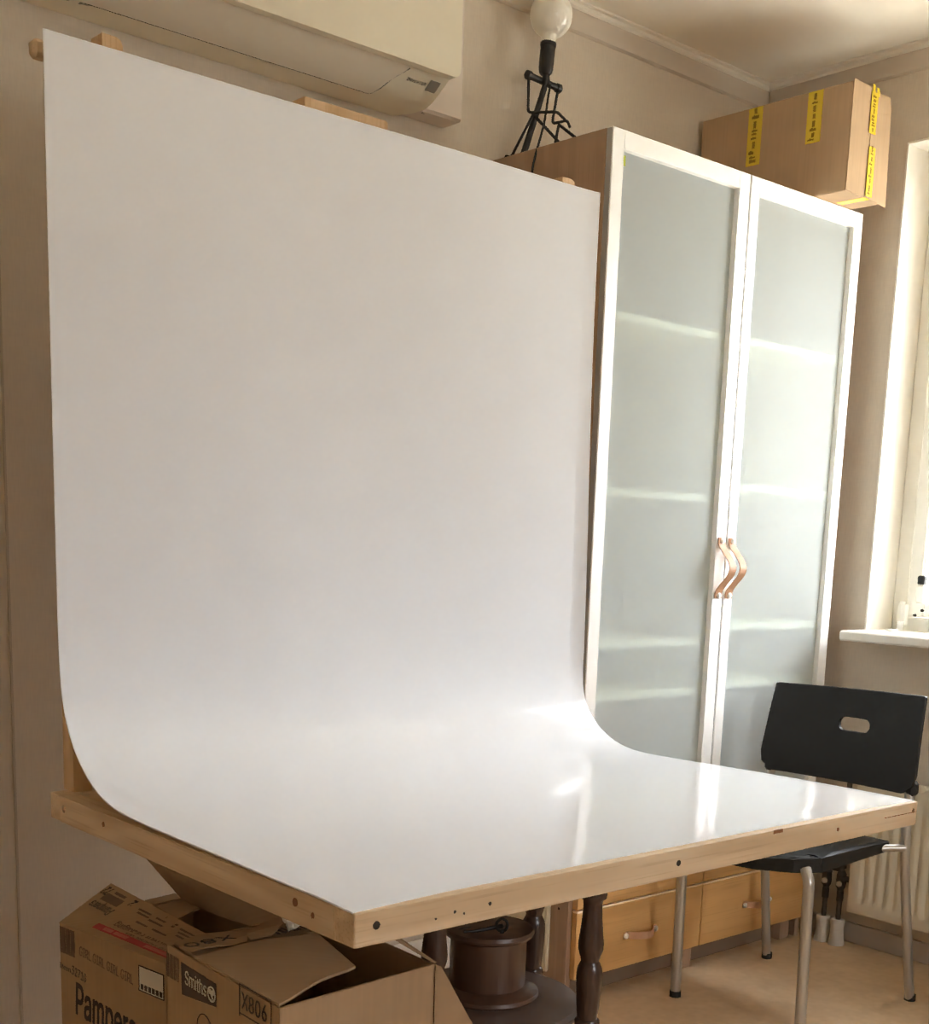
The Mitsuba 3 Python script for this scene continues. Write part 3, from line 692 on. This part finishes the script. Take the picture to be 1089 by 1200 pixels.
# nappy carton (far) ------------------------------------------------
A_ = thing('cardboard_box', 'printed brown nappy carton with a red stripe and opened flaps, nearest the back wall', 'box')
a0 = V(.9587, 2.2397); a1 = V(1.0035, 1.9136)
H1 = .420
def wall(p, q_, z0, z1, th=.004):
    return panel([V(p[0], p[1], z0), V(q_[0], q_[1], z0), V(q_[0], q_[1], z1), V(p[0], p[1], z1)], th)
p0, p1, p2, p3 = a0, a1, a1 + V(.30, .012), a0 + V(.30, .04)
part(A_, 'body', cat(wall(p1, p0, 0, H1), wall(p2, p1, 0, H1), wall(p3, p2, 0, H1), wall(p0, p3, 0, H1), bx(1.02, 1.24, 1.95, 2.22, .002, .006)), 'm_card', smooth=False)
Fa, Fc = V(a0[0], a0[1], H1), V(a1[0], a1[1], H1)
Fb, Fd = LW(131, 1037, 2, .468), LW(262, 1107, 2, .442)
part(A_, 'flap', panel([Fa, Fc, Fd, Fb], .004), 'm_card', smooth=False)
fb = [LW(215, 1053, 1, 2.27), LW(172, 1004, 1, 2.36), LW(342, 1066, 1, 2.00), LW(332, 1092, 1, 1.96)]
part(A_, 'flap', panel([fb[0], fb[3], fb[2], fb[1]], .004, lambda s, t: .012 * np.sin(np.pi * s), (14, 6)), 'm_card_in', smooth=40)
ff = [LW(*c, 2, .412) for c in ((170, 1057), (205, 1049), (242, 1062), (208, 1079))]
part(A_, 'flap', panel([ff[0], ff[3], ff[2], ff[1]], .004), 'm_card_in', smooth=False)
# print on its long side: local x from the far end towards the camera, y up
U1 = V(a1[0] - a0[0], a1[1] - a0[1], 0); U1n = U1 / np.linalg.norm(U1); len1 = np.linalg.norm(U1)
N1 = np.cross(U1n, [0, 0, 1.0])
def on1(s, z): return V(a0[0], a0[1], 0) + U1n * s + V(0, 0, z) + N1 * .0002
UP = V(0, 0, 1)
def px_on1(u_, v_):
    d = _M.T @ np.array([(u_ - PX) / F_PX, (v_ - PY) / F_PX, 1.0])
    t = ((V(a0[0], a0[1], 0) - CAM) @ N1) / (d @ N1); P = CAM + d * t
    return (P - V(a0[0], a0[1], 0)) @ U1n, P[2]
def text_between(parent, base, s, pa, pb, h, mat, on, U, bold=False):
    (sa, za), (sb_, zb) = pa, pb
    dirv = U * (sb_ - sa) + UP * (zb - za)
    part(parent, base, text(s, h, on(sa, za), dirv, UP, np.hypot(sb_ - sa, zb - za), bold), mat, smooth=False)
text_between(A_, 'lettering', 'GIRL GIRL GIRL GIRL', px_on1(93, 1119), px_on1(156, 1154), .018, 'm_ink_soft', on1, U1n)
text_between(A_, 'lettering', '32710', px_on1(84, 1141), px_on1(101, 1152), .017, 'm_ink', on1, U1n)
text_between(A_, 'lettering', 'Item', px_on1(70, 1133), px_on1(83, 1140), .010, 'm_ink', on1, U1n)
text_between(A_, 'lettering', 'Pampers', px_on1(89, 1187), px_on1(159, 1226), .060, 'm_ink', on1, U1n, True)
s0, z0 = px_on1(71, 1115); s1, z1 = px_on1(88, 1127)
pic = [rect(on1(s0, z0), U1n, UP, s1 - s0, .003), rect(on1(s0, z0 + .047), U1n, UP, s1 - s0, .003)] + [rect(on1(s0 + i * (s1 - s0 - .003) / 9, z0), U1n, UP, (.003, .005, .004)[i % 3] * 1.0, .05) for i in range(10)]
part(A_, 'print_panel', cat(*pic), 'm_ink_soft', smooth=False)
s0, z0 = px_on1(164, 1157); s1, z1 = px_on1(192, 1179)
part(A_, 'address_label', rect(on1(s0, z0 - .004), U1n, UP, s1 - s0, .043), 'm_label_white', smooth=False, label='white address label')
part(A_, 'label_border', cat(rect(on1(s0 - .002, z0 - .006), U1n, UP, s1 - s0 + .004, .002, .001), rect(on1(s0 - .002, z0 + .039), U1n, UP, s1 - s0 + .004, .002, .001), rect(on1(s0 - .002, z0 - .006), U1n, UP, .002, .047, .001), rect(on1(s1, z0 - .006), U1n, UP, .002, .047, .001),
                             *[rect(on1(s0 + .004 + i * .011, z0 - .002), U1n, UP, .008, .010, .001) for i in range(int((s1 - s0) / .011))]), 'm_ink', smooth=False)
# print on the raised flap: read from the other side
Uf = Fc - Fa; Vf = Fb - Fa; Nf = np.cross(Uf, Vf); Nf /= np.linalg.norm(Nf)
def onf(s, t):
    P = (1 - s) * ((1 - t) * Fa + t * Fb) + s * ((1 - t) * Fc + t * Fd)
    return P + Nf * .0041
def quad_on(s0, s1, t0, t1): return panel([onf(s0, t0), onf(s1, t0), onf(s1, t1), onf(s0, t1)], .0006, None, (2, 2))
part(A_, 'stripe', quad_on(.26, .99, .14, .26), 'm_red', smooth=False, label='red printed stripe')
for a, b in ((.34, .42), (.44, .56), (.72, .96)):
    part(A_, 'stripe_print', quad_on(a, b, .17, .24), 'm_pink', smooth=False)
def flap_text(s, h, sa, ta_, sb_, mat, bold=False):
    pa, pb = onf(sa, ta_), onf(sb_, ta_)
    part(A_, 'lettering', text(s, h, pb, pa - pb, -Vf, np.linalg.norm(pa - pb), bold), mat, smooth=False)
flap_text('Pampers', .020, .04, .60, .24, 'm_ink', True)
flap_text('72', .022, -.0 + .02, .93, .07, 'm_ink', True)
flap_text('2', .022, .27, .93, .30, 'm_ink', True)
flap_text('Unit New Packaging', .014, .36, .42, .86, 'm_ink_soft', True)
flap_text('not for separate sale', .006, .50, .31, .93, 'm_ink_soft')
part(A_, 'print_panel', cat(quad_on(.06, .22, .66, .82), *[quad_on(.10 + .0, .2, .86, .91)]), 'm_ink_soft', smooth=False)
part(A_, 'small_print', cat(*[quad_on(a, a + w, b, b + .035) for a, b, w in ((.36, .80, .11), (.38, .73, .10), (.52, .80, .08), (.50, .70, .12), (.66, .86, .02), (.66, .79, .02), (.72, .82, .13), (.74, .74, .12), (.76, .66, .14), (.45, .56, .10), (.60, .56, .12), (.56, .90, .006))]), 'm_ink_soft', smooth=False)

# crisps carton (near) ------------------------------------------------
B_ = thing('cardboard_box', 'open brown carton with a dark brown logo patch and folded-in flaps, under the frame corner', 'box')
H2 = .520
def G2(u_, v_): return LW(u_, v_, 2, H2)
n0, n1 = G2(196, 1107), G2(328, 1182)      # far and near top corners of the left side
n2 = G2(510, 1130)
f0 = n2 + (n0 - n1) * 1.0
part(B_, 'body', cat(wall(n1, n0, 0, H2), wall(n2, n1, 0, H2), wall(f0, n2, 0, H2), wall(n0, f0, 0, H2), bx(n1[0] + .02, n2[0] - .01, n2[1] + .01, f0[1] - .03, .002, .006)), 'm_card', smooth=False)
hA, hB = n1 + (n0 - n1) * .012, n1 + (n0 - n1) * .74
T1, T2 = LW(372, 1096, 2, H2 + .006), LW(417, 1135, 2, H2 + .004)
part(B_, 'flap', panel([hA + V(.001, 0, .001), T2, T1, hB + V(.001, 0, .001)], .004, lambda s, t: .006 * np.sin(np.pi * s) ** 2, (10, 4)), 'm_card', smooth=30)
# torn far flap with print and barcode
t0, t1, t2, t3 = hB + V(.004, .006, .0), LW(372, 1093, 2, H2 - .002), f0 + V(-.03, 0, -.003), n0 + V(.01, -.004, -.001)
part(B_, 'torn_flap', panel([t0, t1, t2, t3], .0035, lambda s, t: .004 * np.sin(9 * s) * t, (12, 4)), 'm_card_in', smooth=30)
ut = t1 - t0; un = ut / np.linalg.norm(ut); vt = V(-un[1], un[0], 0)
def ont(s, v_): return t0 + ut * s + vt * v_ + V(0, 0, .0082)
part(B_, 'print_slip', panel([ont(-.02, .003), ont(.42, .003), ont(.50, .030), ont(-.02, .036)], .001, lambda s, t: .002 * np.sin(6 * s), (8, 2)), 'm_card', smooth=30)
part(B_, 'lettering', text('X80', .020, ont(.36, .030) + V(0, 0, .0062), -un, -vt, .085), 'm_ink', smooth=False)
part(B_, 'curled_edge', panel([ont(.45, .002), ont(.62, .004), ont(.80, .03) + V(0, 0, .006), ont(.50, .032)], .002, None, (4, 2)), 'm_card', smooth=False)
part(B_, 'barcode', cat(*[rect(ont(.68 + .045 * i, .004) + V(0, 0, .001), un, vt, (.004, .007, .003, .009)[i % 4], .026) for i in range(9)]), 'm_ink_brown', smooth=False)
# right flap bending outward, front flap hanging
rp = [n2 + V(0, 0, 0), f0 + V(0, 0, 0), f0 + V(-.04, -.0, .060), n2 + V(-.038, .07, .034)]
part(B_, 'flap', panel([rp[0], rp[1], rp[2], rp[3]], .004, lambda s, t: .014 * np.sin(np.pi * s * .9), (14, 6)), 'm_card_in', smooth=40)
part(B_, 'side_tab', panel([n2 + V(.0005, -.0005, 0), n2 + V(.0005, -.0005, -.30), n2 + V(.150, -.085, -.30), n2 + V(.008, -.006, -.004)], .004, None, (4, 4)), 'm_card', smooth=False)
U2 = (n1 - n0); len2 = np.linalg.norm(U2); U2n = U2 / len2; N2 = np.cross(U2n, UP)
def on2(s, z): return V(n0[0], n0[1], 0) + U2n * s + V(0, 0, z) + N2 * .0006
def px_on2(u_, v_):
    d = _M.T @ np.array([(u_ - PX) / F_PX, (v_ - PY) / F_PX, 1.0])
    t = ((V(n0[0], n0[1], 0) - CAM) @ N2) / (d @ N2); P = CAM + d * t
    return (P - V(n0[0], n0[1], 0)) @ U2n, P[2]
s0, z0 = px_on2(214, 1165); s1, z1 = px_on2(254, 1180); s2, z2 = px_on2(213, 1127); s3, z3 = px_on2(254, 1153)
part(B_, 'logo_patch', panel([on2(s0, z0), on2(s1, z1), on2(s3, z3), on2(s2, z2)], .0006, None, (1, 1)), 'm_ink_brown', smooth=False, label='dark brown logo patch')
def ton2(s, z): return on2(s, z) + N2 * .0008
text_between(B_, 'lettering', 'Smiths', px_on2(218, 1153), px_on2(243, 1168), .022, 'm_label_white', ton2, U2n)
sr_, zr_ = px_on2(249, 1165)
lg = [put(trimesh.creation.annulus(.0095, .012, .0014), ton2(sr_, zr_), U2n, UP), *[put(disc([a, b, 0], [0, 0, 1], .0042, .0014, 12), ton2(sr_, zr_), U2n, UP) for a, b in ((-.004, .003), (.004, .003))], put(tube([[-.004, .003, 0], [.004, -.007, 0]], .0012, 6), ton2(sr_, zr_), U2n, UP)]
part(B_, 'logo', cat(*lg), 'm_label_white', smooth=False, label='round pretzel-like emblem')
sa, za = px_on2(193, 1127); sb_, zb = px_on2(210, 1156)
s0, z0 = px_on2(196, 1140)
part(B_, 'barcode', cat(*[rect(on2(s0 + .006 * i, z0 - .004), U2n, UP, (.0035, .002, .004, .0025)[i % 4], .038) for i in range(7)]), 'm_ink_soft', smooth=False)
s0, z0 = px_on2(281, 1190); s1, z1 = px_on2(318, 1196)
W2 = s1 - s0
part(B_, 'print_border', cat(rect(on2(s0, z0), U2n, UP, .0016, .048), rect(on2(s0, z0 + .047), U2n, UP, W2, .0016), rect(on2(s1, z0), U2n, UP, .0016, .048), rect(on2(s0, z0 + .004), U2n, UP, W2, .0016)), 'm_ink_brown', smooth=False)
part(B_, 'lettering', text('X806', .024, ton2(s0 + .008, z0 + .014), U2n, UP, W2 - .018), 'm_ink', smooth=False)
s0, z0 = px_on2(240, 1197)
part(B_, 'emblem', put(trimesh.creation.annulus(.022, .0235, .0008), on2(s0, z0 - .012), U2n, UP), 'm_ink_brown', smooth=False)

# crumpled white paper wedged between the cartons' flaps
c0_ = [LW(326, 1062, 1, 1.69), LW(338, 1092, 1, 1.67), LW(362, 1081, 1, 1.66), LW(357, 1062, 1, 1.67)]
P = panel([c0_[0], c0_[1], c0_[2], c0_[3]], .03, lambda s, t: .004 * np.sin(11 * s + 5 * t), (10, 8))
P.vertices += (meshkit.noise(P.vertices * 90, 3) - .5)[:, None] * .006
solo('crumpled_paper', P, 'm_paper', 'crumpled white paper sticking up from the carton under the frame', 'paper', smooth=25)

# dark bag at the right edge
bagm = trimesh.creation.icosphere(3, 1.0)
v = bagm.vertices
v = np.sign(v) * np.abs(v) ** .55
v[:, 0] *= .085 * (1 - .30 * (v[:, 2] + 1) / 2); v[:, 1] *= .14 * (1 - .32 * (v[:, 2] + 1) / 2); v[:, 2] = (v[:, 2] + 1) * .085
v += (meshkit.noise(v * 30, 5) - .5)[:, None] * .008
bagm.vertices = v + V(3.055, 1.455, .001) - V(0, 0, v[:, 2].min())
bg = thing('leather_bag', 'dark brown leather bag on the floor at the right edge beside the chair leg', 'bag')
part(bg, 'body', bagm, 'm_bag', smooth=50)
part(bg, 'handle', tube(bend([[3.055, 1.40, .16], [3.055, 1.40, .22], [3.055, 1.51, .22], [3.055, 1.51, .16]], .04), .006, 10), 'm_bag')
